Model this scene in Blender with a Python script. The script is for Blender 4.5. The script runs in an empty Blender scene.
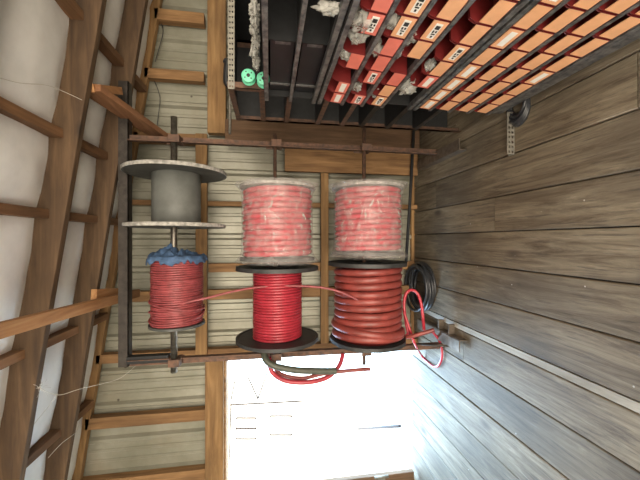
import bpy, math, random
from mathutils import Vector, Matrix, noise
random.seed(7)
C = bpy.context.scene.collection
PI = math.pi
# ------------------------------------------------------------------ camera model
H, PITCH = 1.5, math.radians(8.96)
SP, CP = math.sin(PITCH), math.cos(PITCH)
def ray(x, y):
    r = (240 - y) / 320; d = (x - 320) / 320
    return Vector((r, CP - d * SP, -SP - d * CP))
def PY(x, y, Y):                       # photo measurement -> point in the plane at depth Y
    v = ray(x, y); return Vector((0, 0, H)) + v * (Y / v.y)
def PXp(x, y, X):
    v = ray(x, y); return Vector((0, 0, H)) + v * (X / v.x)
def PZ(x, y, Z):
    v = ray(x, y); return Vector((0, 0, H)) + v * ((Z - H) / v.z)
def proj(p):
    q = Vector(p) - Vector((0, 0, H))
    f = q.y * CP - q.z * SP
    d = (-q.y * SP - q.z * CP)
    return (320 + 320 * d / f, 240 - 320 * q.x / f) if f > .05 else (-999, -999)

# ------------------------------------------------------------------ mesh builder
class MB:
    def __init__(s): s.v = []; s.f = []; s.sm = []
    def add(s, vs, fs, smooth=False):
        o = len(s.v); s.v += [Vector(v) for v in vs]
        s.f += [tuple(i + o for i in f) for f in fs]; s.sm += [smooth] * len(fs); return s
    def box(s, a, b):
        x0, y0, z0 = a; x1, y1, z1 = b
        vs = [(x0,y0,z0),(x1,y0,z0),(x1,y1,z0),(x0,y1,z0),(x0,y0,z1),(x1,y0,z1),(x1,y1,z1),(x0,y1,z1)]
        return s.add(vs, [(0,3,2,1),(4,5,6,7),(0,1,5,4),(1,2,6,5),(2,3,7,6),(3,0,4,7)])
    def beam(s, p, q, w, h, up=(0,0,1)):          # rectangular bar from p to q
        p, q = Vector(p), Vector(q); t = (q - p).normalized(); up = Vector(up)
        sd = t.cross(up).normalized(); u = sd.cross(t).normalized()
        vs = [e + sd * a * w / 2 + u * b * h / 2 for e in (p, q) for a, b in ((-1,-1),(1,-1),(1,1),(-1,1))]
        return s.add(vs, [(3,2,1,0),(4,5,6,7),(0,1,5,4),(1,2,6,5),(2,3,7,6),(3,0,4,7)])
    def tube(s, pts, r, n=8, closed=False, cap=True):
        pts = [Vector(p) for p in pts]; N = len(pts); vs = []; fs = []
        rr = r if callable(r) else (lambda i: r)
        t0 = (pts[1] - pts[0]).normalized()
        a = Vector((0,0,1)) if abs(t0.z) < .9 else Vector((1,0,0))
        nrm = t0.cross(a).normalized()
        for i, p in enumerate(pts):
            if closed: t = pts[(i+1) % N] - pts[i-1]
            else: t = pts[min(i+1, N-1)] - pts[max(i-1, 0)]
            t.normalize(); nrm = (nrm - t * nrm.dot(t)).normalized(); b = t.cross(nrm)
            for k in range(n):
                an = 2 * PI * k / n
                vs.append(p + (nrm * math.cos(an) + b * math.sin(an)) * rr(i))
        M = N if closed else N - 1
        for i in range(M):
            for k in range(n):
                j = (i + 1) % N
                fs.append((i*n+k, i*n+(k+1) % n, j*n+(k+1) % n, j*n+k))
        if cap and not closed:
            fs.append(tuple(range(n-1, -1, -1))); fs.append(tuple((N-1)*n+k for k in range(n)))
        return s.add(vs, fs, True)
    def lathe(s, prof, c, axis='x', n=40, rmod=None, smooth=True):   # prof: list of (along, radius)
        vs = []; fs = []; c = Vector(c)
        for i, (a, r) in enumerate(prof):
            for k in range(n):
                an = 2*PI*k/n; q = r * (rmod(an, a) if rmod else 1)
                ca, sa = q*math.cos(an), q*math.sin(an)
                vs.append(c + (Vector((a, ca, sa)) if axis == 'x' else Vector((sa, a, ca)) if axis == 'y' else Vector((ca, sa, a))))
        for i in range(len(prof)-1):
            for k in range(n):
                fs.append((i*n+k, i*n+(k+1) % n, (i+1)*n+(k+1) % n, (i+1)*n+k))
        return s.add(vs, fs, smooth)
    def build(s, name, mat, parent=None, bevel=0, kind=None, label=None, cat=None, group=None, origin=None):
        me = bpy.data.meshes.new(name)
        if parent is not None: off = parent_loc(parent)
        else:
            off = Vector(origin) if origin is not None else Vector((0,0,0))
        me.from_pydata([v - off for v in s.v], [], s.f)
        me.polygons.foreach_set('use_smooth', s.sm); me.update()
        import bmesh
        bm = bmesh.new(); bm.from_mesh(me); bmesh.ops.recalc_face_normals(bm, faces=bm.faces); bm.to_mesh(me); bm.free()
        me.materials.append(mat)
        o = bpy.data.objects.new(name, me); C.objects.link(o)
        if parent is not None: o.parent = parent
        else: o.location = off
        if bevel:
            m = o.modifiers.new('bevel', 'BEVEL'); m.width = bevel; m.segments = 2; m.limit_method = 'ANGLE'
        if kind: o['kind'] = kind
        if label: o['label'] = label
        if cat: o['category'] = cat
        if group: o['group'] = group
        return o
def parent_loc(p):
    l = Vector((0,0,0))
    while p is not None: l = l + p.location; p = p.parent
    return l
def thing(name, label, cat, loc=(0,0,0), group=None):
    o = bpy.data.objects.new(name, None); C.objects.link(o); o.location = loc
    o.empty_display_size = .1
    o['label'] = label; o['category'] = cat
    if group: o['group'] = group
    return o
def smoothpath(pts, n=10):
    pts = [Vector(p) for p in pts]; out = []
    for i in range(len(pts)-1):
        p0 = pts[max(i-1,0)]; p1 = pts[i]; p2 = pts[i+1]; p3 = pts[min(i+2,len(pts)-1)]
        for k in range(n):
            t = k/n
            out.append(.5*((2*p1)+(p2-p0)*t+(2*p0-5*p1+4*p2-p3)*t*t+(3*p1-p0-3*p2+p3)*t**3))
    out.append(pts[-1]); return out

# ------------------------------------------------------------------ materials
def newmat(name):
    m = bpy.data.materials.new(name); m.use_nodes = True
    nt = m.node_tree; return m, nt, nt.nodes['Principled BSDF']
def N(nt, t, **k):
    n = nt.nodes.new(t)
    for a, b in k.items(): setattr(n, a, b)
    return n
def ramp(nt, fac, stops):
    r = N(nt, 'ShaderNodeValToRGB'); e = r.color_ramp.elements
    e[0].position, e[0].color = stops[0][0], (*stops[0][1], 1)
    e[1].position, e[1].color = stops[-1][0], (*stops[-1][1], 1)
    for p, c in stops[1:-1]:
        x = e.new(p); x.color = (*c, 1)
    nt.links.new(fac, r.inputs[0]); return r.outputs[0]
def mixc(nt, f, a, b, mode='MIX'):
    m = N(nt, 'ShaderNodeMix', data_type='RGBA', blend_type=mode)
    for s, v in ((0, f), (6, a), (7, b)):
        if isinstance(v, (int, float)): m.inputs[s].default_value = v
        elif isinstance(v, tuple): m.inputs[s].default_value = (*v, 1)
        else: nt.links.new(v, m.inputs[s])
    return m.outputs[2]
def noise_n(nt, vec, scale, detail=6, rough=.6, dist=0):
    n = N(nt, 'ShaderNodeTexNoise'); n.inputs['Scale'].default_value = scale
    n.inputs['Detail'].default_value = detail; n.inputs['Roughness'].default_value = rough
    n.inputs['Distortion'].default_value = dist
    if vec is not None: nt.links.new(vec, n.inputs['Vector'])
    return n.outputs['Fac']
def bump(nt, b, h, strength=.3, dist=.01):
    n = N(nt, 'ShaderNodeBump'); n.inputs['Strength'].default_value = strength; n.inputs['Distance'].default_value = dist
    nt.links.new(h, n.inputs['Height']); nt.links.new(n.outputs[0], b.inputs['Normal'])
def coords(nt, scale=(1,1,1), island=False):
    tc = N(nt, 'ShaderNodeTexCoord'); mp = N(nt, 'ShaderNodeMapping')
    mp.inputs['Scale'].default_value = scale; out = tc.outputs['Object']
    if island:
        g = N(nt, 'ShaderNodeNewGeometry'); mu = N(nt, 'ShaderNodeVectorMath', operation='SCALE')
        mu.inputs[0].default_value = (37, 53, 29); nt.links.new(g.outputs['Random Per Island'], mu.inputs['Scale'])
        ad = N(nt, 'ShaderNodeVectorMath', operation='ADD')
        nt.links.new(out, ad.inputs[0]); nt.links.new(mu.outputs[0], ad.inputs[1]); out = ad.outputs[0]
        nt.links.new(out, mp.inputs['Vector']); return mp.outputs[0], g.outputs['Random Per Island'], tc.outputs['Object']
    nt.links.new(out, mp.inputs['Vector']); return mp.outputs[0]
def wood(name, lo, mid, hi, axis=2, rough=.8):
    m, nt, b = newmat(name)
    sc = [14, 14, 14]; sc[axis] = 1.1
    v = coords(nt, tuple(sc))
    n1 = noise_n(nt, v, 1.6, 8, .62, .6)
    col = ramp(nt, n1, [(.28, lo), (.5, mid), (.72, hi)])
    v2 = coords(nt, tuple(2.2 if i != axis else .8 for i in range(3)))
    n2 = noise_n(nt, v2, 1.5, 5, .6)
    col = mixc(nt, ramp(nt, n2, [(.45, (0,0,0)), (.75, (.65,.65,.65))]), col, tuple(c*.45 for c in lo))
    vk = coords(nt, tuple(5 if i != axis else 2.2 for i in range(3)))      # knots
    vo = N(nt, 'ShaderNodeTexVoronoi'); vo.inputs['Scale'].default_value = .8; nt.links.new(vk, vo.inputs['Vector'])
    col = mixc(nt, ramp(nt, vo.outputs['Distance'], [(.03, (.9,.9,.9)), (.13, (0,0,0))]), col, tuple(c*.4 for c in lo))
    nt.links.new(col, b.inputs['Base Color']); b.inputs['Roughness'].default_value = rough
    bump(nt, b, n1, .35, .004); return m
def solid(name, col, rough=.5, metal=0, var=.25, scale=18, bmp=.1, tint=None):
    m, nt, b = newmat(name); v = coords(nt)
    n = noise_n(nt, v, scale, 6, .6)
    c2 = tint or tuple(c*(1-var) for c in col)
    nt.links.new(ramp(nt, n, [(.35, c2), (.65, col)]), b.inputs['Base Color'])
    b.inputs['Roughness'].default_value = rough; b.inputs['Metallic'].default_value = metal
    if bmp: bump(nt, b, n, bmp, .004)
    return m
# structural timber
W_Z = wood('stud_timber', (.115,.056,.021), (.225,.12,.048), (.33,.19,.085), 2)
W_X = wood('girt_timber', (.125,.065,.024), (.235,.13,.05), (.33,.20,.085), 0)
W_Xd = wood('rafter_timber', (.045,.024,.012), (.085,.048,.023), (.14,.083,.042), 0)
W_Y = wood('purlin_timber', (.10,.047,.020), (.18,.088,.038), (.27,.14,.065), 1)
W_Or = wood('orange_timber', (.20,.085,.03), (.34,.165,.065), (.45,.25,.11), 1)
W_dark = wood('dark_board', (.06,.03,.014), (.11,.06,.03), (.17,.10,.055), 2)
W_strip = wood('pale_strip_timber', (.22,.20,.17), (.34,.32,.28), (.50,.48,.44), 1)
W_Br = wood('brace_timber', (.13,.052,.022), (.22,.10,.045), (.30,.15,.075), 1)

def floor_mat():
    m, nt, b = newmat('weathered_floorboards')
    v, isl, ob = coords(nt, (13, 1.1, 13), island=True)
    n1 = noise_n(nt, v, 1.5, 12, .74, .9)
    col = ramp(nt, n1, [(.31, (.045,.032,.021)), (.45, (.125,.10,.070)), (.59, (.20,.168,.122)), (.74, (.33,.29,.23))])
    col = mixc(nt, .55, col, ramp(nt, isl, [(0, (.78,.76,.74)), (.5, (1,.97,.93)), (1, (1.15,1.13,1.1))]), 'MULTIPLY')
    v2, _, _ = coords(nt, (1.6, .8, 1), island=True)                      # dark grime patches
    n2 = noise_n(nt, v2, 1.4, 5, .55)
    col = mixc(nt, ramp(nt, n2, [(.45, (0,0,0)), (.66, (.7,.7,.7))]), col, (.06,.048,.036))
    v3, _, _ = coords(nt, (60, 3.5, 60), island=True)                     # fine checks in the grain
    n3 = noise_n(nt, v3, 1.0, 6, .7)
    col = mixc(nt, ramp(nt, n3, [(.55, (0,0,0)), (.66, (.7,.7,.7))]), col, (.045,.036,.03))
    vo = N(nt, 'ShaderNodeTexVoronoi'); vo.inputs['Scale'].default_value = 1.0   # knots
    vk, _, _ = coords(nt, (4.2, 1.7, 1), island=True); nt.links.new(vk, vo.inputs['Vector'])
    col = mixc(nt, ramp(nt, vo.outputs['Distance'], [(.04, (.85,.85,.85)), (.15, (0,0,0))]), col, (.04,.03,.025))
    vs = N(nt, 'ShaderNodeTexVoronoi'); vs.inputs['Scale'].default_value = 7   # pale specks
    nt.links.new(ob, vs.inputs['Vector'])
    col = mixc(nt, ramp(nt, vs.outputs['Distance'], [(.02, (.7,.7,.7)), (.035, (0,0,0))]), col, (.5,.48,.45))
    nt.links.new(col, b.inputs['Base Color']); b.inputs['Roughness'].default_value = .62
    b.inputs['Specular IOR Level'].default_value = .35
    bump(nt, b, n3, .5, .003); return m
M_floor = floor_mat()
def siding_mat():
    m, nt, b = newmat('painted_steel_siding'); v = coords(nt, (1, 1, 1))
    n = noise_n(nt, v, 3.2, 7, .6)
    col = ramp(nt, n, [(.3, (.20,.195,.148)), (.55, (.27,.263,.21)), (.75, (.34,.33,.275))])
    n2 = noise_n(nt, coords(nt), 2.2, 4, .5)
    col = mixc(nt, ramp(nt, n2, [(.55, (0,0,0)), (.72, (.4,.4,.4))]), col, (.24,.20,.14))
    vs = N(nt, 'ShaderNodeTexVoronoi'); vs.inputs['Scale'].default_value = 3.1; nt.links.new(coords(nt), vs.inputs['Vector'])
    col = mixc(nt, ramp(nt, vs.outputs['Distance'], [(.03, (.9,.9,.9)), (.045, (0,0,0))]), col, (.05,.04,.03))
    nt.links.new(col, b.inputs['Base Color']); b.inputs['Roughness'].default_value = .42
    b.inputs['Metallic'].default_value = .25
    bump(nt, b, n, .15, .01); return m
M_siding = siding_mat()
M_fabric = solid('white_insulation_facing', (.82,.81,.80), .75, 0, .12, 5, .25)
M_blackst = solid('black_painted_steel', (.012,.0125,.014), .7, .0, .5, 30)
M_rail = solid('worn_dark_steel', (.19,.185,.18), .4, .4, .7, 30, .2, (.045,.046,.05))
M_foot = solid('brown_foot_iron', (.17,.135,.105), .5, .4, .5, 22, .3)
M_rust = solid('rusty_steel', (.16,.085,.055), .65, .4, .5, 25, .4, (.07,.045,.035))
M_steel = solid('bare_steel', (.22,.20,.17), .38, .8, .5, 30, .2)
M_ironw = solid('dull_channel_iron', (.062,.052,.045), .5, .5, .5, 22, .3)
M_galv = solid('galvanised_angle', (.24,.225,.19), .5, .4, .35, 30, .2)
M_flange = solid('black_reel_flange', (.03,.03,.031), .55, 0, .4, 14, .2)
M_greyfl = solid('charcoal_reel_flange', (.075,.078,.075), .6, 0, .4, 12, .2)
M_drum = solid('grey_reel_drum', (.13,.135,.125), .6, 0, .3, 7, .15)
M_edge = solid('chipped_pale_edge', (.42,.40,.37), .8, 0, .6, 30, .4)
M_red1 = solid('dusty_red_wire', (.30,.060,.066), .45, 0, .4, 20, .1)
M_red2 = solid('bright_red_wire', (.37,.028,.045), .35, 0, .3, 16, .1)
M_red3 = solid('brick_red_cable', (.245,.046,.038), .42, 0, .4, 10, .15)
M_red4 = solid('wrapped_red_cable', (.46,.035,.055), .25, 0, .2, 10, .1)
M_green = solid('dark_olive_cable', (.07,.075,.055), .5, 0, .3, 20, .1)
M_blackc = solid('black_rubber_hose', (.025,.027,.032), .35, 0, .3, 20, .1)
M_binred = solid('dark_red_enamel', (.15,.014,.014), .4, 0, .35, 9, .05)
M_lipor = solid('faded_orange_enamel', (.80,.41,.21), .45, 0, .2, 7, .05)
M_lipco = solid('coral_red_enamel', (.75,.19,.14), .45, 0, .2, 7, .05)
M_paper = solid('white_label_card', (.8,.78,.74), .7, 0, .1, 20, 0)
M_ink = solid('black_print', (.02,.02,.02), .6, 0, .1, 20, 0)
M_mint = solid('mint_green_plastic', (.16,.62,.40), .45, 0, .1, 20, 0)
M_darkbin = solid('charcoal_tray', (.016,.017,.02), .45, .2, .3, 12, .1)
M_web = solid('cobweb', (.50,.47,.42), .8, 0, .1, 20, 0)
M_blue = solid('blue_shop_cloth', (.07,.135,.26), .8, 0, .5, 25, .6)
M_gravel = solid('pale_gravel', (.62,.60,.57), .9, 0, .25, 8, .4)
M_shed = solid('white_shed_paint', (.8,.8,.79), .7, 0, .05, 4, .1)
M_trimb = solid('brown_trim_paint', (.014,.007,.005), .7, 0, .4, 20, 0)
def plastic(name, alpha, tint=(.9,.9,.9)):
    m, nt, b = newmat(name); v = coords(nt)
    n = noise_n(nt, v, 9, 5, .6, 1.6)
    b.inputs['Base Color'].default_value = (*tint, 1)
    b.inputs['Roughness'].default_value = .14; b.inputs['Specular IOR Level'].default_value = .8
    bump(nt, b, n, 1.0, .03)
    a = N(nt, 'ShaderNodeMapRange'); a.inputs['From Min'].default_value = .3; a.inputs['From Max'].default_value = .7
    a.inputs['To Min'].default_value = alpha[0]; a.inputs['To Max'].default_value = alpha[1]
    nt.links.new(n, a.inputs[0]); nt.links.new(a.outputs[0], b.inputs['Alpha']); return m
M_wrap = plastic('clear_stretch_film', (.06, .42), (.66,.62,.60))
M_bag = plastic('cloudy_poly_bag', (.25, .85), (.55,.54,.50))

# ------------------------------------------------------------------ roof profile (underside of rafters)
SL = .155
def zr(X): return 2.73 - SL * X
YW = 3.2      # siding
XL, XR, YB = -2.75, 2.75, -2.6

# ------------------------------------------------------------------ setting
fl = MB()
seams = [-2.9,-2.66,-2.42,-2.18,-1.94,-1.70,-1.46,-1.22,-.955,-.715,-.668,-.423,-.185,.057,.29,.541,.78,1.02,1.26,1.5,1.74,1.98,2.22,2.46,2.8]
cuts = {(-.955,): [1.0, 2.3], (.057,): [1.95], (.29,): [2.72], (-1.22,): [.93,2.9], (.541,): [1.1]}
for i in range(len(seams)-1):
    a, b = seams[i], seams[i+1]
    cs = [YB] + cuts.get((a,), [random.uniform(.2, .9)]) + [YW+.02]
    dz = random.uniform(-.003, .002) if b-a > .1 else .004
    if b-a < .06:
        MB().box((a+.003,YB,-.03),(b-.003,YW,.002)).build('trim_2', W_strip, kind='structure'); continue
    for j in range(len(cs)-1):
        g = .003
        x0, x1, y0, y1 = a+g, b-g, cs[j]+.002, cs[j+1]-.002
        e = .005; z = dz
        vs = [(x0,y0,-.03),(x1,y0,-.03),(x1,y1,-.03),(x0,y1,-.03),(x0,y0,z-e),(x1,y0,z-e),(x1,y1,z-e),(x0,y1,z-e),
              (x0+e,y0,z),(x1-e,y0,z),(x1-e,y1,z),(x0+e,y1,z)]
        fl.add(vs, [(0,3,2,1),(8,9,10,11),(4,8,11,7),(9,5,6,10),(0,1,5,9,8,4),(2,3,7,11,10,6),(0,4,7,3),(1,2,6,5)])
fl.build('floor', M_floor, kind='structure')
MB().box((-2.9,YB,-.08),(2.8,YW+.05,-.032)).build('trim_1', M_blackst, kind='structure')

DX0, DX1, DZ = -2.5, -1.12, 1.91    # doorway
def siding(name, x0, x1, z0f, z1f, y):
    m = MB(); xs = []; p = .31
    k = math.floor(x0/p)
    while k*p < x1 + p:
        b = k*p
        for dx, dy in ((0,0),(.020,.030),(.048,.030),(.068,0),(.135,0),(.143,.009),(.163,.009),(.171,0),(.225,0),(.233,.009),(.253,.009),(.261,0)):
            X = b+dx
            if x0 < X < x1: xs.append((X, dy))
        k += 1
    xs = [(x0, 0)] + xs + [(x1, 0)]
    vs = []; fs = []
    for i, (X, dy) in enumerate(xs):
        vs += [(X, y-dy, z0f(X)), (X, y-dy, z1f(X)), (X, y+.004, z0f(X)), (X, y+.004, z1f(X))]
        if i: a = (i-1)*4; b_ = i*4; fs += [(a, b_, b_+1, a+1), (a+2, a+3, b_+3, b_+2)]
    return m.add(vs, fs)
wb = siding('w', XL, DX0-.0, lambda x: 0, lambda x: zr(x)+.24, YW)
for part in (siding('w', DX0, DX1, lambda x: DZ, lambda x: zr(x)+.24, YW), siding('w', DX1, XR, lambda x: 0, lambda x: zr(x)+.24, YW)):
    wb.add(part.v, part.f)
MB().box((DX1,3.165,-.1),(XR,3.23,.03)).box((XL,3.165,-.1),(DX0,3.23,.03)).build('trim_3', W_X, kind='structure')  # sill added to block sky light leaking in under the siding
wb.build('wall_back', M_siding, kind='structure')
MB().box((XR,YB,0),(XR+.05,YW,2.7)).build('wall_right', M_siding, kind='structure')
MB().box((XL-.05,YB,0),(XL,YW,3.4)).build('wall_left', M_siding, kind='structure')
# insulation facing: sags between rafters and purlins
RY = [-1.53,-.93,-.33,.27,.87,1.45,2.15,2.67,3.12]
PXs = [2.1,1.35,.635,.155,-.67,-1.43,-2.2]
ce = MB(); nx, ny = 150, 150; vs = []
bx = [XL]+sorted(PXs)+[XR]; by = [YB]+RY+[YW]
def frac(v, b):
    for i in range(len(b)-1):
        if b[i] <= v <= b[i+1]: return (v-b[i])/(b[i+1]-b[i])
    return 0
for j in range(ny+1):
    Y = YB + (YW-YB)*j/ny
    for i in range(nx+1):
        X = XL + (XR-XL)*i/nx
        s = (math.sin(PI*frac(X,bx))**.6)*(math.sin(PI*frac(Y,by))**.6) if 0 < i < nx and 0 < j < ny else 0
        vs.append((X, Y, zr(X)+.165 - .07*s + .006*noise.noise(Vector((X*7,Y*7,0)))))
ce.add(vs, [(j*(nx+1)+i, j*(nx+1)+i+1, (j+1)*(nx+1)+i+1, (j+1)*(nx+1)+i) for j in range(ny) for i in range(nx)], True)
ce.add([(XL,YB,zr(XL)+.26),(XR,YB,zr(XR)+.26),(XR,YW,zr(XR)+.26),(XL,YW,zr(XL)+.26)], [(0,1,2,3)])
ce.build('ceiling', M_fabric, kind='structure')
# rafters
raf_lab = {1.45:'brown roof rafter nearest the camera, crossing the corner of the photo', 2.15:'wide weathered rafter, second from the back wall, diagonal brace nailed to its underside',
           2.67:'dark brown rafter right above the reel rack, last before the end wall', 3.12:'thin pale rafter fixed along the sloping top of the metal end wall'}
for Y in RY[5:]:
    last = Y > 3
    o = MB(); z0 = .085 if last else 0; t = .06 if last else .05
    n = 24; vs = []
    for i in range(n+1):
        X = XL + (XR-XL)*i/n
        for (dy, dz) in ((-t/2, z0), (t/2, z0), (t/2, .20), (-t/2, .20)): vs.append((X, Y+dy, zr(X)+dz+(.004*noise.noise(Vector((X*2,Y,0))))))
    fs = [(i*4+k, i*4+(k+1)%4, (i+1)*4+(k+1)%4, (i+1)*4+k) for i in range(n) for k in range(4)] + [(0,1,2,3), (n*4+3,n*4+2,n*4+1,n*4)]
    o.add(vs, fs).build('roof_rafter', W_X if last else W_Xd, label=raf_lab[Y], cat='rafter', group='roof rafters', bevel=.004)
# purlins between rafters
plab = {1.35:'roof purlin between rafters nearest the bin cabinets', .635:'roof purlin above the right half of the reel rack', .155:'roof purlin above the empty charcoal reel',
        -.67:'roof purlin above the small red reel, beside the long loose beam', -1.43:'roof purlin nearest the bright doorway side'}
for X in PXs[1:6]:
    m = MB(); m.beam((X, .3, zr(X)+.155), (X, 3.08, zr(X)+.105), .055, .075, (0,0,1))
    m.build('roof_purlin', W_Y, label=plab[X], cat='purlin', group='roof purlins', bevel=.003)
# wall studs: X, half width, z0, z1, label
studs = [(2.05,.05,2.1,0,'top stud nearest the corner behind the bin cabinets'),
 (1.51,.045,2.1,0,'short stud above the girt over the bin cabinets'),
 (.93,.045,2.1,0,'short stud above the girt behind the rack bracket'),
 (.34,.022,0,0,'thin stud running the wall between the two rows of reels'),
 (-.26,.04,.03,2.06,'pinkish stud on the end wall behind the black reel flanges'),
 (-.51,.045,.03,0,'full height stud behind the unwrapped red reels'),
 (-1.055,.04,0,0,'doorpost stud at the right edge of the bright doorway'),
 (-1.62,.05,2.06,0,'short stud above the middle of the doorway header'),
 (-2.17,.05,2.06,0,'short stud above the doorway near its far jamb')]
for X, w, z0, z1, lb in studs:
    z1 = z1 or zr(X)+.12
    MB().box((X-w, 3.09, z0), (X+w, 3.168, z1)).build('wall_stud', W_Z, label='timber '+lb, cat='stud', group='end wall studs', bevel=.003)
girts = [(.97, XR, 1.895, 2.055, 3.01, 'heavy orange brown girt across the wall behind the bin cabinets'),
 (XL, -1.10, 1.915, 2.075, 3.01, 'heavy timber header over the bright doorway'),
 (-1.10, .97, 2.065, 2.165, 3.045, 'flat horizontal girt behind the top row of reels'),
 (-1.0, .70, .935, 1.01, 3.045, 'lower horizontal girt low behind the reels')]
for x0, x1, z0, z1, y, lb in girts:
    MB().box((x0, y, z0), (x1, 3.088, z1)).build('wall_girt', W_X, label=lb, cat='girt', group='end wall girts', bevel=.003)
MB().box((.90, 3.0, .02), (1.10, 3.04, 1.9)).build('wall_board', W_dark, label='dark brown upright board between shelving and reel rack', cat='board', bevel=.003)
MB().box((.645, 3.0, .04), (.895, 3.04, 1.36)).build('wall_board', W_Z, label='wide orange brown upright plank just right of the wrapped reels', cat='board', bevel=.003)
# door frame
MB().box((DX1-.006, 3.09, 0), (DX1+.02, 3.22, DZ)).box((DX0, 3.05, DZ-.012), (DX1, 3.22, DZ+.012)).build('door_1', W_Z, kind='structure', bevel=.003)
# boards with strap hinges on the far jamb
jam = thing('door_jamb', 'brown boarded jamb with pale strap hinges at far side of bright doorway', 'door jamb', (-2.40, 3.1, 0))
m = MB()
for k in range(3): m.box((-2.54+.06*k, 3.06, .05), (-2.485+.06*k+.006*k, 3.11, 1.45-.22*k))
m.build('board', W_dark, jam, bevel=.003)
for z in (.40, 1.12):
    MB().box((-2.45, 3.035, z-.035), (-2.35, 3.058, z+.035)).tube([(-2.355,3.045,z-.07),(-2.355,3.045,z+.07)], .014).build('strap_hinge', M_galv, jam)

# outside
MB().box((-30, YW+.03, -.16), (30, 40, -.1)).build('ground', M_gravel, kind='structure')
shed = thing('shed', 'overexposed pale shed with thin brown trim seen through doorway', 'shed', (-4.5, 6.2, -.1))
MB().box((-8.5, 6.25, -.1), (-2.62, 8.5, 2.9)).build('wall', M_shed, shed)
m = MB(); m.tube([PY(240,355,6.2), PY(231,400,6.2), PY(229,470,6.2)], .014, 6)
m.beam(PY(230,405,6.2), PY(303,401,6.2), .022, .022); m.build('trim_strip', M_trimb, shed)
def frame(x0,y0,x1,y1,Y,mid):
    m = MB(); P = [PY(x0,y0,Y),PY(x1,y0,Y),PY(x1,y1,Y),PY(x0,y1,Y)]
    for i in range(4): m.beam(P[i], P[(i+1)%4], .022, .022, (0,1,0))
    if mid: m.beam((P[0]+P[3])/2, (P[1]+P[2])/2, .022, .022, (0,1,0))
    m.build('window_frame', M_trimb, shed)
frame(236,418,256,439,6.2,True); frame(270,416,292,435,6.2,False)
MB().tube([PY(248,377,5.8),PY(258,399,5.8)], .014, 6).tube([PY(258,399,5.8),PY(267,373,5.8)], .014, 6).tube([PY(258,397,5.8),PY(258,397,6.3)], .012, 6).build(
    'wall_bracket', M_trimb, label='thin brown V shaped bracket on the pale shed outside', cat='bracket')
MB().tube([PZ(358,429,-.08), PZ(400,426,-.08)], .018, 8).build('stick', M_trimb, label='thin brown stick lying on bright ground outside doorway', cat='stick')

# ------------------------------------------------------------------ reel rack
YR = 2.56
XPR, XPL = .745, -.905
rack = thing('reel_rack', 'tall rusty welded steel rack holding three axles of cable reels', 'rack', (0, YR, 0))
ZT = 2.575
def angle(m, p, q, a, b, t=.006, u=(0,0,1), v=(0,1,0)):      # L section
    p, q, u, v = Vector(p), Vector(q), Vector(u), Vector(v)
    for (d1, d2, w1, w2) in ((u, v, a, t), (v, u, b, t)):
        vs = [e + d1*i*w1 + d2*j*w2 for e in (p, q) for i, j in ((0,0),(1,0),(1,1),(0,1))]
        m.add(vs, [(3,2,1,0),(4,5,6,7),(0,1,5,4),(1,2,6,5),(2,3,7,6),(3,0,4,7)])
    return m
YP = 2.62
angle(MB(), (-.95,YP-.03,ZT-.03), (1.19,YP-.03,ZT-.03), .07, .07).build('top_beam', M_ironw, rack)
angle(MB(), (XPR,YP,0.02), (XPR,YP,ZT-.03), .05, .05, .007, (1,0,0), (0,-1,0)).build('post', M_rust, rack)
angle(MB(), (XPL,YP,0.02), (XPL,YP,ZT-.03), -.05, .05, .007, (1,0,0), (0,-1,0)).build('post', M_rust, rack)
MB().box((-.93,YP-.04,2.26),(-.875,YP+.02,ZT-.02)).build('post_sleeve', M_blackst, rack, bevel=.003, label='black channel sleeve at the top of the left post')
for X, s in ((.69, 1), (-.775, -1)):
    angle(MB(), (X,2.25,.062), (X,2.95,.062), -.06, .085*s, .007, (0,0,1), (1,0,0)).build('foot', M_foot, rack, bevel=.001)
m = MB(); m.tube([(-.90,2.62,.28),(-.86,2.38,.03)], .008, 6); m.build('brace_rod', M_ironw, rack)
for Y in (2.42, 2.58):
    MB().box((-.778,Y-.008,.005),(-.69,Y+.008,.055)).build('gusset_plate', M_foot, rack)
AX = [(174, 'axle1'), (275, 'axle2'), (364, 'axle3')]
ZA = [PY(x, 240, YR).z for x, _ in AX]
rr = [.024, .014, .016]; xe = [(.93,-1.0), (.84,-1.0), (1.0,-1.03)]
albl = ['thick steel pipe axle on the top tier of the rack', 'thin steel rod axle on the middle tier of the rack', 'thin steel rod axle on the lowest tier of the rack']
for i in range(3):
    for X in (XPR+.012, XPL-.012):
        m = MB(); m.box((X-.028,YR-.035,ZA[i]-.05),(X+.028,YP+.005,ZA[i]-.022)).box((X-.022,YP-.008,ZA[i]-.06),(X+.022,YP+.012,ZA[i]+.07)).box((X-.028,YR-.05,ZA[i]-.05),(X+.028,YR-.032,ZA[i]+.03))
        m.build('axle_bracket', M_rust, rack, bevel=.002)
    m = MB(); m.tube([(xe[i][1],YR,ZA[i]),(xe[i][0],YR,ZA[i])], rr[i], 14)
    m.build('reel_axle', M_steel if i == 0 else M_rust, label=albl[i], cat='axle', group='reel axles')

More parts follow.
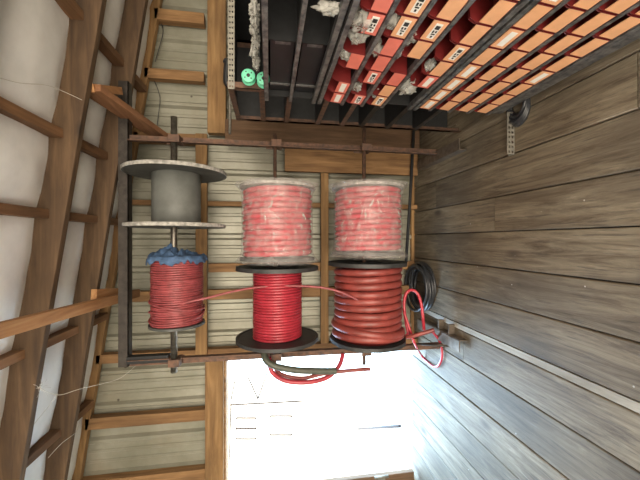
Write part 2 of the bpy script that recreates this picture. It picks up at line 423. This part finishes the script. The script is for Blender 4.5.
def flange(parent, X, z, R, mat, th=.016, hub=.03, jag=0, edge=None, seed=0):
    def rm(an, a): return 1 + (jag*(noise.noise(Vector((math.cos(an)*3+seed, math.sin(an)*3, 0)))-.3*abs(math.sin(an*9))) if jag else 0)
    h = th/2
    f = MB()
    n = 72
    f.lathe([(-h, hub), (-h, R*.30), (-h*1.5, R*.31), (-h*1.5, R*.36), (-h, R*.37), (-h, R*.93), (-h*1.5, R*.95), (-h*1.5, R)], (X, YR, z), n=n, rmod=lambda an,a: rm(an,a), smooth=False)
    f.lathe([(h*1.5, R), (h*1.5, R*.95), (h, R*.93), (h, R*.37), (h*1.5, R*.36), (h*1.5, R*.31), (h, R*.30), (h, hub)], (X, YR, z), n=n, rmod=lambda an,a: rm(an,a), smooth=False)
    f.lathe([(h, hub), (-h, hub)], (X, YR, z), n=n, rmod=lambda an,a: rm(an,a))
    if not edge: f.lathe([(-h*1.5, R), (h*1.5, R)], (X, YR, z), n=n, rmod=lambda an,a: rm(an,a))
    o = f.build('flange', mat, parent)
    if edge:
        e = MB(); e.lathe([(-h*1.5, R), (-h*1.2, R*1.008), (h*1.2, R*1.008), (h*1.5, R)], (X, YR, z), n=n, rmod=lambda an,a: rm(an,a))
        e.build('rim', edge, o, label='chipped pale rim')
    return o
def winding(x0, x1, z, R, rw, pitch, jit=.002, seg=44, seed=0, sides=8, core=True, yoff=0):
    m = MB(); turns = max(1, int(abs(x1-x0)/pitch)); pts = []
    for i in range(turns*seg+1):
        a = 2*PI*i/seg; t = i/seg
        r = R + jit*2*noise.noise(Vector((t*.9+seed, 0, a*.35))) + jit*noise.noise(Vector((seed, t*3.1, math.sin(a))))
        dx = jit*1.6*noise.noise(Vector((math.cos(a), math.sin(a), t*.7+seed)))
        pts.append((x0+(x1-x0)*t/turns + dx, YR+r*math.cos(a), z+r*math.sin(a)))
    m.tube(pts, rw, sides)
    if core: m.lathe([(x0, .05), (x0, R-rw*.4), (x1, R-rw*.4), (x1, .05)], (0,YR,z), n=40)
    return m
# top tier, empty reel
z = ZA[0]-.02
r1 = thing('cable_reel', 'large empty charcoal reel with bare drum and chipped rim, top tier', 'reel', (.31, YR, z), 'cable reels on the rack')
flange(r1, .525, z, .375, M_greyfl, .018, .026, .006, M_edge, 1)
flange(r1, .11, z, .365, M_greyfl, .018, .026, .012, M_edge, 5)
MB().lathe([(.118,.17),(.13,.178),(.51,.178),(.517,.17)], (0,YR,z), n=56).build('drum', M_drum, r1)
MB().lathe([(-.003,.0),(-.003,.020),(.004,.020)], (0,0,0), 'y', 16).build('drum_hole', M_blackst, r1)
bpy.data.objects['drum_hole'].location = Vector((.475, YR-.160, z+.087)) - r1.location
bpy.data.objects['drum_hole'].rotation_euler = (math.radians(-28), 0, 0)
# top tier, small red reel + cloth
z = ZA[0]-.025
r2 = thing('cable_reel', 'small reel full of fine dusty red wire, blue cloth on its end, top tier', 'reel', (-.39, YR, z), 'cable reels on the rack')
flange(r2, -.655, z, .205, M_greyfl, .012, .026, .008, None, 3)
flange(r2, -.13, z, .188, M_greyfl, .012, .026, .0, None, 4)
winding(-.645, -.142, z, .184, .0085, .0165, .003, seed=2, sides=6).build('wire_winding', M_red1, r2)
m = MB()
for k, (ph, tilt) in enumerate(((0,.035),(1.2,-.02),(2.2,.03))):
    m.tube([( -.50-.045*k+tilt*math.sin(a*2*PI/40+ph), YR+.198*math.cos(a*2*PI/40), z+.198*math.sin(a*2*PI/40)) for a in range(40)], .0075, 6, closed=True)
m.build('loose_turn', M_red1, r2, label='loose turns crossing over the winding')
m = MB(); vs=[]; nn, mm = 64, 12
for j in range(mm+1):
    for i in range(nn):
        a = 2*PI*i/nn; q = j/mm
        r = .035 + .18*q + .03*q*noise.noise(Vector((math.cos(a)*2.4, math.sin(a)*2.4, 7)))
        xx = -.118 + .03*(1-q) + .05*noise.noise(Vector((math.cos(a)*r*30, math.sin(a)*r*30, 2))) + .015*noise.noise(Vector((math.cos(a)*r*70, math.sin(a)*r*70, 9))) + (.045*max(0, math.sin(a-.6)) )*(1-q) - .03*q*q
        vs.append((max(xx,-.122) if q < .92 else xx-.02, YR + r*math.cos(a), z + r*math.sin(a)))
m.add(vs, [(j*nn+i, j*nn+(i+1)%nn, (j+1)*nn+(i+1)%nn, (j+1)*nn+i) for j in range(mm) for i in range(nn)], True)
cl = m.build('cloth', M_blue, origin=(-.13, YR, z), label='crumpled blue cloth draped on the end of the small red reel', cat='cloth')
sm = cl.modifiers.new('thick','SOLIDIFY'); sm.thickness = .004
# wrapped reels
def wrapped(xa, xb, z, label, seed):
    t = thing('cable_reel', label, 'reel', ((xa+xb)/2, YR, z), 'cable reels on the rack')
    flange(t, xa-.012, z, .305, M_edge, .014, .022, 0, None, seed)
    flange(t, xb+.012, z, .305, M_greyfl, .014, .022, 0, None, seed+1)
    winding(xb+.04, xa-.03, z, .262, .0205, .041, .003, seed=seed, sides=10).build('cable_winding', M_red4, t)
    m = MB(); n = 96; vs = []; rows = 40
    for j in range(rows+1):
        q = j/rows; X = xb-.012 + (xa-xb+.02)*q
        e = max(0, 1-min(q, 1-q)/.16)
        base = .289 + .052*e*e
        for i in range(n):
            a = 2*PI*i/n
            w = noise.noise(Vector((math.cos(a)*4+seed, math.sin(a)*4, X*5)))*.008 + abs(noise.noise(Vector((math.cos(a)*9, math.sin(a)*9+seed, X*10))))*.006
            vs.append((X, YR+(base+w)*math.cos(a), z+(base+w)*math.sin(a)))
    m.add(vs, [(j*n+i, j*n+(i+1)%n, (j+1)*n+(i+1)%n, (j+1)*n+i) for j in range(rows) for i in range(n)], True)
    # film gathered over both ends
    for X, s in ((xb-.012, -1), (xa+.008, 1)):
        vs = []; fs = []; R2 = 7
        for j in range(R2):
            rad = .335*(1-j*.13)
            for i in range(n):
                a = 2*PI*i/n; w = .008*noise.noise(Vector((math.cos(a)*6, math.sin(a)*6, j*.8+seed)))
                vs.append((X+s*(.010+w+.004*j)*(j>0), YR+rad*math.cos(a), z+rad*math.sin(a)))
        for j in range(R2-1):
            for i in range(n): fs.append((j*n+i, j*n+(i+1)%n, (j+1)*n+(i+1)%n, (j+1)*n+i))
        m.add(vs, fs, True)
    m.build('plastic_wrap', M_wrap, t, label='clear crumpled stretch film around the reel')
    return t
wrapped(.44, -.165, ZA[1]-.02, 'red cable reel wrapped in clear film, middle tier', 3)
wrapped(.455, -.125, ZA[2]-.03, 'red cable reel wrapped in clear film, lowest tier', 11)
# middle tier unwrapped
z = ZA[1]-.02
r4 = thing('cable_reel', 'open black flanged reel of bright thin red wire, middle tier', 'reel', (-.52, YR, z), 'cable reels on the rack')
flange(r4, -.228, z, .335, M_flange, .02, .018, .02, None, 8)
flange(r4, -.80, z, .335, M_flange, .018, .018, 0, None, 9)
winding(-.788, -.242, z, .190, .0112, .0212, .0012, seed=5, sides=8).build('wire_winding', M_red2, r4)
# lowest tier unwrapped
z = ZA[2]-.03
r5 = thing('cable_reel', 'black flanged reel full of thick brick red cable, lowest tier', 'reel', (-.52, YR, z), 'cable reels on the rack')
flange(r5, -.20, z, .335, M_flange, .02, .02, .02, None, 12)
flange(r5, -.845, z, .325, M_flange, .02, .02, .03, None, 15)
winding(-.80, -.225, z, .262, .0285, .0575, .0035, seed=9, sides=10, core=False).build('cable_winding', M_red3, r5)
MB().lathe([(-.835,.05),(-.835,.235),(-.213,.235),(-.213,.05)], (0,YR,z), n=40).build('drum', M_binred, r5)
m = MB()
for k, (r, x0, sl) in enumerate(((.285,-.74,.03),(.28,-.795,-.02))):
    m.tube([(x0+sl*math.sin(a*2*PI/48+k*1.9), YR+r*math.cos(a*2*PI/48), z+r*math.sin(a*2*PI/48)) for a in range(48)], .03, 10, closed=True)
m.build('loose_turn', M_red3, r5)
for o in list(C.objects):
    if o.name.split('.')[0] == 'cable_reel' or o.name == 'cloth':
        o.scale = (.962,)*3; o.location.x *= .965
# ------------------------------------------------------------------ loose cables
def cable(name, pts, r, mat, label, cat='cable', n=10, g=None):
    return MB().tube(smoothpath(pts, n), r, 8).build(name, mat, label=label, cat=cat, group=g)
cable('loose_wire', [PY(160,312,2.42),PY(185,303,2.40),PY(207,298,2.42),PY(235,291,2.42),PY(262,287,2.40),PY(300,286,2.38),PY(330,289,2.36),PY(352,297,2.34),PY(366,307,2.33),PY(374,318,2.34)],
      .0085, M_red1, 'loose red wire drooping from the small reel across the reels below')
cable('cable_tail', [PY(264,352,2.50),PY(266,360,2.46),PY(275,366,2.44),PY(295,370,2.44),PY(318,371,2.45),PY(336,371,2.46)], .025, M_green, 'thick dark olive cable end hanging below the middle tier flange')
cable('cable_tail', [PY(278,354,2.60),PY(270,360,2.52),PY(271,370,2.50),PY(279,378,2.50),PY(292,382,2.5),PY(310,382,2.5),PY(328,377,2.52),PY(339,366,2.55),PY(343,354,2.6)], .018, M_red2, 'red cable loop hanging under the middle tier reel')
cable('cable_tail', [PY(274,349,2.58),PY(274,362,2.56),PY(278,372,2.56),PY(290,377,2.55),PY(305,378,2.55),PY(322,374,2.52),PY(345,371,2.5),PY(370,369,2.5)], .016, M_red3, 'short red cable end pointing down past the hanging loop')
def FP(x, y, Z): return PZ(x, y, Z)
m = MB()
for k in range(9):
    c = PZ(423.5+(k%4)*.8, 286+(k%3), .02); R = .222-.017*(k%4); zz = .016+.021*(k//2)
    m.tube([(c.x+(R+.010*math.sin(2*a*2*PI/48+k*2))*math.cos(a*2*PI/48), c.y+.02+(R*1.02+.006*math.cos(2*a*2*PI/48+k))*math.sin(a*2*PI/48), zz+.006*math.sin(a*2*PI/48*2+k)) for a in range(48)], .014, 8, closed=True)
m.build('hose_coil', M_blackc, label='coil of black hose lying on floor at foot of end wall', cat='hose')
cable('cable_loop', [PY(402,337,2.60),PY(408,334,2.58),PY(406,322,2.6),PY(404,305,2.62),PY(406,294,2.62),PY(411,290,2.62),PY(417,293,2.61),PY(421,303,2.58),PY(423,318,2.56),PY(424,330,2.5)], .013, M_red4,
      'pinkish red cable loop springing up beside the black hose coil')
cable('cable_loop', [PY(404,312,2.58),PY(410,330,2.55),PY(415,344,2.5),PZ(422,356,.03),PZ(431,365,.02),PZ(438,366,.02),PZ(442,356,.02),PZ(440,342,.03),PY(431,330,2.5)], .011, M_red4,
      'pinkish red cable loop lying on floor by the rack foot')
cable('cable_loop', [PY(398,337,2.62),PY(408,337,2.5),PY(420,334,2.45),PY(434,330,2.42)], .016, M_red3, 'dark red cable end crossing the rack foot')
# pipe along base of wall
MB().tube([PY(415,108,2.96),PY(410,200,2.97),PY(406,262,2.98)], .016, 8).build('pipe', M_blackst, label='thin black pipe along bottom of the end wall', cat='pipe')
# ------------------------------------------------------------------ loose timbers
bm_ = MB().beam((-.37,1.2,2.65),(-.47,3.05,2.655), .068, .04); bm_.build('long_beam', W_Or, label='long light orange two by four resting across the rack top, pointing at the camera', cat='beam', bevel=.003)
MB().beam((-.40,2.42,2.698),(-.445,2.78,2.698), .12, .038).build('wood_block', W_Or, label='short wood block on top of the long orange beam', cat='block', bevel=.003)
MB().beam(PY(90,88,2.20),PY(163,138,3.03), .045, .135).build('diagonal_brace', W_Br, label='reddish diagonal brace from rafter down to the rack bracket', cat='brace', bevel=.003)
MB().beam(PY(92,88,2.18),PY(121,91,2.50), .05, .022).build('wood_cleat', W_Or, label='small light cleat nailed under the rafter at the brace top', cat='cleat', bevel=.002)
# bits on the girt
MB().tube([(1.42,2.99,1.87),(1.36,2.99,1.855),(.96,2.99,1.855)], .012, 8).build('conduit', M_galv, label='short pale conduit below the girt behind the shelving', cat='conduit')
m = MB(); m.tube(smoothpath([(1.62,2.99,1.90),(1.60,2.985,1.88),(1.53,2.985,1.885),(1.42,2.985,1.885),(1.40,2.99,1.85)]), .026, 8).build('cable_bundle', M_blackc, label='short black cable bundle on the girt beside the slotted shelving', cat='cable')
cable('thin_wire', [PY(154,80,3.15),PY(158,90,3.15),PY(160,100,3.15),PY(158,118,3.15),PY(156,135,3.15)], .003, M_blackc, 'thin dark wire running down the metal siding near the brace', 'wire')
cable('thin_wire', [PY(158,15,3.15),PY(163,30,3.15),PY(160,45,3.15),PY(155,62,3.15)], .003, M_blackc, 'thin dark wire on the siding near the corner of the photo', 'wire')
# cobwebs
cable('cobweb', [PY(0,78,1.7),PY(20,83,1.75),PY(45,85,1.9),PY(60,90,2.0),PY(82,100,2.1)], .0016, M_web, 'cobweb strand across the insulation to the second rafter', 'cobweb', g='cobweb strands')
cable('cobweb', [PY(40,388,2.1),PY(58,395,2.2),PY(80,389,2.3),PY(105,383,2.45),PY(122,377,2.55),PY(142,360,2.65)], .0015, M_web, 'cobweb strand from rafter to bottom of rack near doorway', 'cobweb', g='cobweb strands')
cable('cobweb', [PY(34,424,2.1),PY(48,407,2.2),PY(58,394,2.2)], .0013, M_web, 'short cobweb strand along the insulation above the doorway', 'cobweb', g='cobweb strands')
cable('cobweb', [PY(48,458,2.3),PY(62,443,2.4),PY(76,432,2.55),PY(80,420,2.7)], .0014, M_web, 'cobweb strand below the last rafter toward the corner above doorway', 'cobweb', g='cobweb strands')
m = MB()
for k in range(12):
    a = Vector(PY(38,388,2.11)); b = a + Vector((random.uniform(-.10,.08), random.uniform(-.02,.05), random.uniform(-.09,.06)))*.7
    m.tube([a, (a+b)/2+Vector((0,0,-.01)), b], .0008, 4)
m.build('cobweb', M_web, label='small tangled cobweb knot on the edge of the second rafter', cat='cobweb', group='cobweb strands')

# ------------------------------------------------------------------ bin cabinets
XF, Y0, Y1 = .80, .62, 1.80
DEP = .34
def rail(m, z, h=.02, th=.022, x=XF):
    m.box((x-th, Y0, z-h/2), (x+.004, Y1, z+h/2))
ordn = ['first','second','third','fourth','fifth','sixth','seventh','eighth','ninth','tenth']
PIT = (Y1-Y0-.02)/9.5
def cabinet(label, z0, z1, levels, mat, dividers):
    t = thing('bin_cabinet', label, 'cabinet', (XF+DEP/2, (Y0+Y1)/2, z0), 'stacked bin cabinets')
    m = MB(); m.box((XF,Y1-.008,z0),(XF+DEP,Y1,z1)).box((XF,Y0,z0),(XF+DEP,Y0+.008,z1)).box((XF+DEP-.006,Y0,z0),(XF+DEP,Y1,z1))
    m.box((XF-.01,Y0,z0),(XF+DEP,Y1,z0+.012)).box((XF-.01,Y0,z1-.012),(XF+DEP,Y1,z1)); m.build('case', mat, t)
    for z in levels:
        s = MB(); s.box((XF,Y0+.008,z-.003),(XF+DEP-.006,Y1-.008,z+.003)); so = s.build('shelf', mat, t)
        s = MB(); rail(s, z, .017, .025); s.build('front_rail', M_rail, so)
    for zz, h in ((z0+.014,.028),(z1-.014,.028)):
        s = MB(); rail(s, zz, h*.75, .027); s.build('edge_rail', M_rail, t)
    m = MB()
    for y in dividers: m.box((XF+.01,y-.004,z0+.012),(XF+DEP-.006,y+.004,z1-.012))
    if dividers: m.build('divider', mat, t)
    return t
cabA = cabinet('black cabinet with large dark open compartments, top of the three', 1.24, 1.53, [1.385], M_blackst, [1.31])
cabB = cabinet('black cabinet of coral and orange bins, middle of the three', .665, 1.235, [1.09, .972, .85], M_blackst, [])
cabC = cabinet('dark cabinet of orange fronted bins, lowest of the three by floor', .155, .66, [.548, .425, .30], M_blackst, [])
# plinth so that the stack stands on the floor
MB().box((XF+.03,Y0+.02,0),(XF+DEP-.02,Y1-.03,.075)).box((XF-.012,Y0,.075),(XF+DEP,Y1,.153)).build('plinth', M_rail, label='dark steel base under the stack of bin cabinets', cat='base')

def bin_proto(name, lipmat, card):
    t = bpy.data.objects.new(name, None); C.objects.link(t)     # origin: bottom front corner centre
    w, h, d = PIT*.95, .098, .28; a = w/2; e = .0025
    m = MB()
    m.box((-.02,-a,0),(d,a,e)).box((d-e,-a,0),(d,a,h*.95))
    for s in (-1, 1):
        y = s*(a-e/2)
        P = [(-.020,0),(d,0),(d,h*.97),(.0,h*.97),(-.013,h*.74)]
        vs = [(x, y-e/2, z) for x, z in P]+[(x, y+e/2, z) for x, z in P]
        m.add(vs, [(0,1,2,3,4),(9,8,7,6,5)]+[(i,(i+1)%5,(i+1)%5+5,i+5) for i in range(5)])
    b = m.build('tray', M_binred, t)
    l = MB()
    P = [(-.020,0),(-.013,h*.60),(-.010,h*.60),(-.017,.0)]
    vs = [(x,-a+e,z) for x,z in P]+[(x,a-e,z) for x,z in P]
    l.add(vs, [(0,1,2,3),(7,6,5,4)]+[(i,(i+1)%4,(i+1)%4+4,i+4) for i in range(4)])
    l.build('front_lip', lipmat, t)
    if card:
        def onlip(y, q, off): return (-.02+.007*q-off, y, h*.60*q+off*.3)
        k = MB(); y0, y1, q0, q1 = -a*.72, a*.72, .28, .72
        k.add([onlip(y0,q0,.0005),onlip(y1,q0,.0005),onlip(y1,q1,.0005),onlip(y0,q1,.0005),onlip(y0,q0,.0015),onlip(y1,q0,.0015),onlip(y1,q1,.0015),onlip(y0,q1,.0015)],
              [(0,1,2,3),(7,6,5,4),(0,4,5,1),(1,5,6,2),(2,6,7,3),(3,7,4,0)])
        co = k.build('label_card', M_paper, t)
        if card == 2:
            k = MB()
            for (u0,u1,q0,q1) in ((-.55,-.2,.34,.64),(-.1,.15,.52,.64),(-.1,.1,.34,.46),(.2,.32,.36,.62),(.40,.60,.42,.55)):
                k.add([onlip(a*u0,q0,.0022),onlip(a*u1,q0,.0022),onlip(a*u1,q1,.0022),onlip(a*u0,q1,.0022)], [(0,1,2,3)])
            k.build('print', M_ink, co)
    return t
protos = {}
def place_bin(lipkey, card, loc, label, group):
    key = (lipkey, card)
    if key not in protos:
        t = bin_proto('hopper_bin', M_lipor if lipkey == 'o' else M_lipco, card); protos[key] = t
    else:
        src = protos[key]; t = src.copy(); C.objects.link(t)
        for ch in src.children:
            c = ch.copy(); C.objects.link(c); c.parent = t
            for g in ch.children:
                d = g.copy(); C.objects.link(d); d.parent = c
    t.location = loc; t['label'] = label; t['category'] = 'bin'; t['group'] = group
# rows: (z, cabinet word, row word)
rowsB = [(1.10,'top row, middle cabinet','r'),(.982,'second row, middle cabinet','r'),(.86,'third row, middle cabinet','m'),(.695,'bottom row, middle cabinet','m')]
rowsC = [(.558,'top row, lowest cabinet','o'),(.435,'second row, lowest cabinet','o'),(.31,'third row, lowest cabinet','o'),(.186,'bottom row, lowest cabinet','o')]
cards = {(0,0):1,(0,1):1,(0,5):2,(1,0):2,(1,2):2,(1,5):2,(1,6):2,(2,5):2,(2,0):2,(4,0):1,(4,1):1,(4,2):1,(4,3):1,(4,5):1,(4,7):1,(7,3):1,(6,4):0,(3,2):1,(3,4):2}
empty = {(0,2),(1,1),(3,0),(3,1),(2,3),(0,4)}
random.seed(3)
for ri, (z, rw, kind) in enumerate(rowsB+rowsC):
    for k in range(9):
        y = Y1-.012-PIT*(k+.5)
        px = [proj((XF-.03, y+s*PIT/2, z+q)) for s in (-1,1) for q in (0,.1)]
        if not any(-2 < a < 642 and -2 < b < 482 for a, b in px): continue
        if (ri, k) in empty: continue
        lk = {'r':'c','o':'o','m':'o' if k > 2 else random.choice('oc')}[kind]
        if ri == 1 and k > 4: lk = 'o'
        cd = cards.get((ri,k),0)
        cn = 'orange' if lk == 'o' else 'coral red'
        lb = f"{cn} hopper bin{' with white label' if cd else ''}, {ordn[k]} from back wall, {rw}"
        place_bin(lk, cd, (XF-.002, y, z), lb, 'hopper bins')
# dark trays in top cabinet
for z, rw in ((1.256,'lower'),(1.392,'upper')):
    t = thing('dark_tray', f'charcoal tray in {rw} compartment of the black cabinet', 'tray', (XF+.03,1.55,z), 'charcoal trays')
    MB().box((XF+.03,1.33,z),(XF+.30,1.785,z+.003)).box((XF+.03,1.33,z),(XF+.033,1.785,z+.105)).box((XF+.03,1.33,z),(XF+.30,1.333,z+.105)).box((XF+.03,1.782,z),(XF+.30,1.785,z+.105)).build('body', M_darkbin, t)
    MB().box((XF+.026,1.335,z+.02),(XF+.0295,1.36,z+.085)).build('highlight_strip', M_rail, t)  # lighter strip stands in for the highlight along the tray's near edge
    MB().box((XF+.022,1.70,z+.0),(XF+.0295,1.715,z+.105)).build('edge_strip', M_rail, t)
# crumpled plastic bags
def bag(c, size, label, seed):
    m = MB(); vs = []; a, b = 22, 28
    for i in range(a+1):
        th = PI*i/a
        for j in range(b):
            ph = 2*PI*j/b
            d = Vector((math.sin(th)*math.cos(ph), math.sin(th)*math.sin(ph), math.cos(th)))
            k = 1 + .55*noise.noise(d*2.1+Vector((seed,0,0))) + .30*noise.noise(d*5+Vector((0,seed,0)))
            k += .30*abs(noise.noise(d*4.0+Vector((0,0,seed)))) + .10*abs(noise.noise(d*9+Vector((0,0,seed)))) - .08
            vs.append(Vector(c)+Vector((d.x*size[0], d.y*size[1], d.z*size[2]))*k)
    m.add(vs, [(i*b+j, i*b+(j+1)%b, (i+1)*b+(j+1)%b, (i+1)*b+j) for i in range(a) for j in range(b)], True)
    m.build('plastic_bag', M_bag, label=label, cat='plastic bag', group='crumpled plastic bags', origin=c)
B = [((330,8),.80,(.018,.022,.05),'clear plastic bag hanging over the edge of the black top cabinet'),
     ((365,18),.81,(.035,.06,.045),'large crumpled clear bag in top row, middle cabinet'),
     ((358,33),.81,(.03,.04,.035),'crumpled clear bag just under the largest bag in top bin row'),
     ((346,52),.81,(.025,.035,.03),'clear bag in top bin row, nearest the back wall'),
     ((376,48),.81,(.022,.035,.03),'clear bag bulging from second row bin'),
     ((391,20),.81,(.022,.035,.028),'clear bag in a second row bin near the photo edge'),
     ((357,87),.81,(.02,.035,.02),'small clear bag in second row at the back wall end'),
     ((375,93),.81,(.02,.03,.02),'small clear bag in third row at the back wall end'),
     ((411,36),.81,(.022,.03,.025),'clear bag in third row bin of middle cabinet'),
     ((408,88),.80,(.03,.05,.04),'large clear bag spilling in bottom row of middle cabinet'),
     ((430,65),.81,(.02,.03,.02),'small clear bag halfway along bottom row of middle cabinet'),
     ((398,52),.81,(.018,.03,.02),'small clear bag in the middle of the third bin row')]
for i, ((x,y), X, s, lb) in enumerate(B): bag(PXp(x,y,X+.0), s, lb, i*3.7+1)

# ------------------------------------------------------------------ slotted angle shelving behind the cabinets
SX0, SX1, SY0, SY1, SZ = .86, 1.42, 1.86, 2.36, 1.735
sh = thing('slotted_shelving', 'rusty slotted angle shelving between bin cabinets and end wall', 'shelving', ((SX0+SX1)/2, (SY0+SY1)/2, 0))
for X in (SX0, SX1):
    for Y in (SY0, SY1):
        angle(MB(), (X,Y,0), (X,Y,SZ), .035*(1 if X==SX0 else -1), .035*(1 if Y==SY0 else -1), .003, (1,0,0), (0,1,0)).build('upright', M_rust, sh)
lv = [PY(x, 103, SY0).z for x in (262,291,330,360,384,416,450)]
for z in [SZ-.02]+lv:
    m = MB(); m.box((SX0+.004,SY0+.004,z+.014),(SX1-.004,SY1-.004,z+.018)); so = m.build('shelf', M_blackst, sh)
    e = MB(); e.box((SX0-.003,SY0,z-.014),(SX0,SY1,z+.018)); e.build('edge_angle', M_rust if z > .9 else M_ironw, so)
MB().box((SX0,SY1+.001,.1),(SX1,SY1+.004,SZ)).box((SX1,SY0,.1),(SX1+.003,SY1,SZ)).build('shade_panel', M_blackst, sh)  # dark end and side sheets added so the bay interior reads dark
MB().box((SX0,SY1-.035,.08),(SX0+.003,SY1,1.66)).build('end_angle', M_rust, sh)
def slotted(m, p, du, dv, L, W, hw=.011, hl=.022, pitch=.03):      # plate with two rows of holes
    p, du, dv = Vector(p), Vector(du), Vector(dv)
    us = [0]; n = int(L/pitch)
    for i in range(n): us += [pitch*i+(pitch-hl*.7)/2, pitch*i+(pitch+hl*.7)/2]
    us.append(L)
    g = (W-2*hw)/3; ws = [0, g, g+hw, 2*g+hw, 2*g+2*hw, W]
    vs = [p+du*u+dv*w for u in us for w in ws]; k = len(ws); fs = []
    for i in range(len(us)-1):
        for j in range(k-1):
            if i % 2 == 1 and j in (1, 3): continue
            fs.append((i*k+j, i*k+j+1, (i+1)*k+j+1, (i+1)*k+j))
    m.add(vs, fs); return m
m = slotted(MB(), (SX0-.01,SY0-.004,SZ-.04), (1,0,0), (0,0,1), .60, .036, .007, .016)
o = m.build('slotted_beam', M_galv, sh, label='pale perforated angle along the top'); o.modifiers.new('t','SOLIDIFY').thickness = .003
# green spools on pegs
for (x, y, lb) in ((248.5,77,'mint green spool on the shelving post, upper of the two'), (263.5,80,'mint green spool half behind the cabinet edge, lower of the two')):
    p = PY(x, y, SY0-.05); t = thing('wire_spool', lb, 'spool', p, 'mint green spools')
    MB().lathe([(-.02,.010),(-.02,.034),(-.017,.037),(-.012,.037),(-.010,.03),(.018,.03),(.02,.037),(.026,.037),(.028,.034),(.028,.010)], p, 'y', 32).build('body', M_mint, t)
    m = MB(); m.lathe([(-.0215,.0),(-.0215,.010)], p, 'y', 16)
    for a in (.6, 2.2, 3.9, 5.4):
        m.lathe([(-.0215,.0),(-.0215,.004)], p+Vector((.022*math.cos(a),0,.022*math.sin(a))), 'y', 10)
    m.tube([p+Vector((0,-.019,0)), p+Vector((0,.055,0))], .006, 8)
    m.build('peg', M_ink, t)
# tubes / clear bags lying on the top of the black cabinet
for k in range(6):
    p = PXp(254+ (k%2)*2, 8+k*11, .93); p.z = max(p.z, 1.56)
    bag(p, (.03,.032,.018), f'cloudy bag on top of the black cabinet, {ordn[k]} from the photo edge', 40+k)
# things by the foot of cabinets
m = slotted(MB(), (.53,1.77,.004), (1,0,0), (0,0,1), .26, .05)
slotted(m, (.53,1.77,.004), (1,0,0), (0,1,0), .26, .05)
o = m.build('slotted_angle', M_galv, label='short pale slotted angle lying on the floor below the bin cabinets', cat='angle iron'); o.modifiers.new('t','SOLIDIFY').thickness = .003
m = MB(); rnd = random.Random(5)
for k in range(7):
    c = Vector((.78+.03*k, 1.84, .03)); 
    m.tube([(c.x-.02*k+.085*math.cos(a*2*PI/30), 1.72+.07*math.sin(a*2*PI/30), .012+.009*(k%3)+.004*math.sin(a*2*PI/15+k)) for a in range(30)], .011, 6, closed=True)
m.build('cable_coil', M_blackc, label='dark cable coil tucked on floor under end of bin cabinets', cat='cable')

# ------------------------------------------------------------------ camera, light
cam = bpy.data.cameras.new('camera'); co = bpy.data.objects.new('camera', cam); C.objects.link(co)
cam.sensor_fit = 'HORIZONTAL'; cam.sensor_width = 36; cam.lens = 18; cam.clip_start = .02
R = Matrix(((0, 1, 0), (-SP, 0, -CP), (-CP, 0, SP)))      # columns: image right, image up, back
co.matrix_world = Matrix.Translation((0,0,H)) @ R.to_4x4()
bpy.context.scene.camera = co
w = bpy.data.worlds.new('sky'); bpy.context.scene.world = w; w.use_nodes = True; nt = w.node_tree
bg = nt.nodes['Background']
tc = N(nt, 'ShaderNodeTexCoord'); sx = N(nt, 'ShaderNodeSeparateXYZ'); nt.links.new(tc.outputs['Generated'], sx.inputs[0])
mr = N(nt, 'ShaderNodeMapRange'); mr.inputs['From Min'].default_value = -1; nt.links.new(sx.outputs['Y'], mr.inputs[0])
nt.links.new(ramp(nt, mr.outputs[0], [(.35, (.335,.295,.24)), (.65, (.45,.72,1.0))]), bg.inputs['Color'])
bg.inputs['Strength'].default_value = 31
def portal(loc, rot, sx_, sy_):
    l = bpy.data.lights.new('portal', 'AREA'); l.shape = 'RECTANGLE'; l.size = sx_; l.size_y = sy_; l.cycles.is_portal = True
    o = bpy.data.objects.new('portal', l); C.objects.link(o); o.location = loc; o.rotation_euler = rot
portal(((DX0+DX1)/2, 3.31, DZ/2), (-PI/2,0,0), DX1-DX0, DZ)
portal((0, YB-.02, 1.5), (PI/2,0,0), 5.5, 3.2)
vs_ = bpy.context.scene.view_settings
vs_.view_transform = 'Standard'; vs_.look = 'None'; vs_.gamma = 1; vs_.exposure = 0; vs_.use_curve_mapping = False
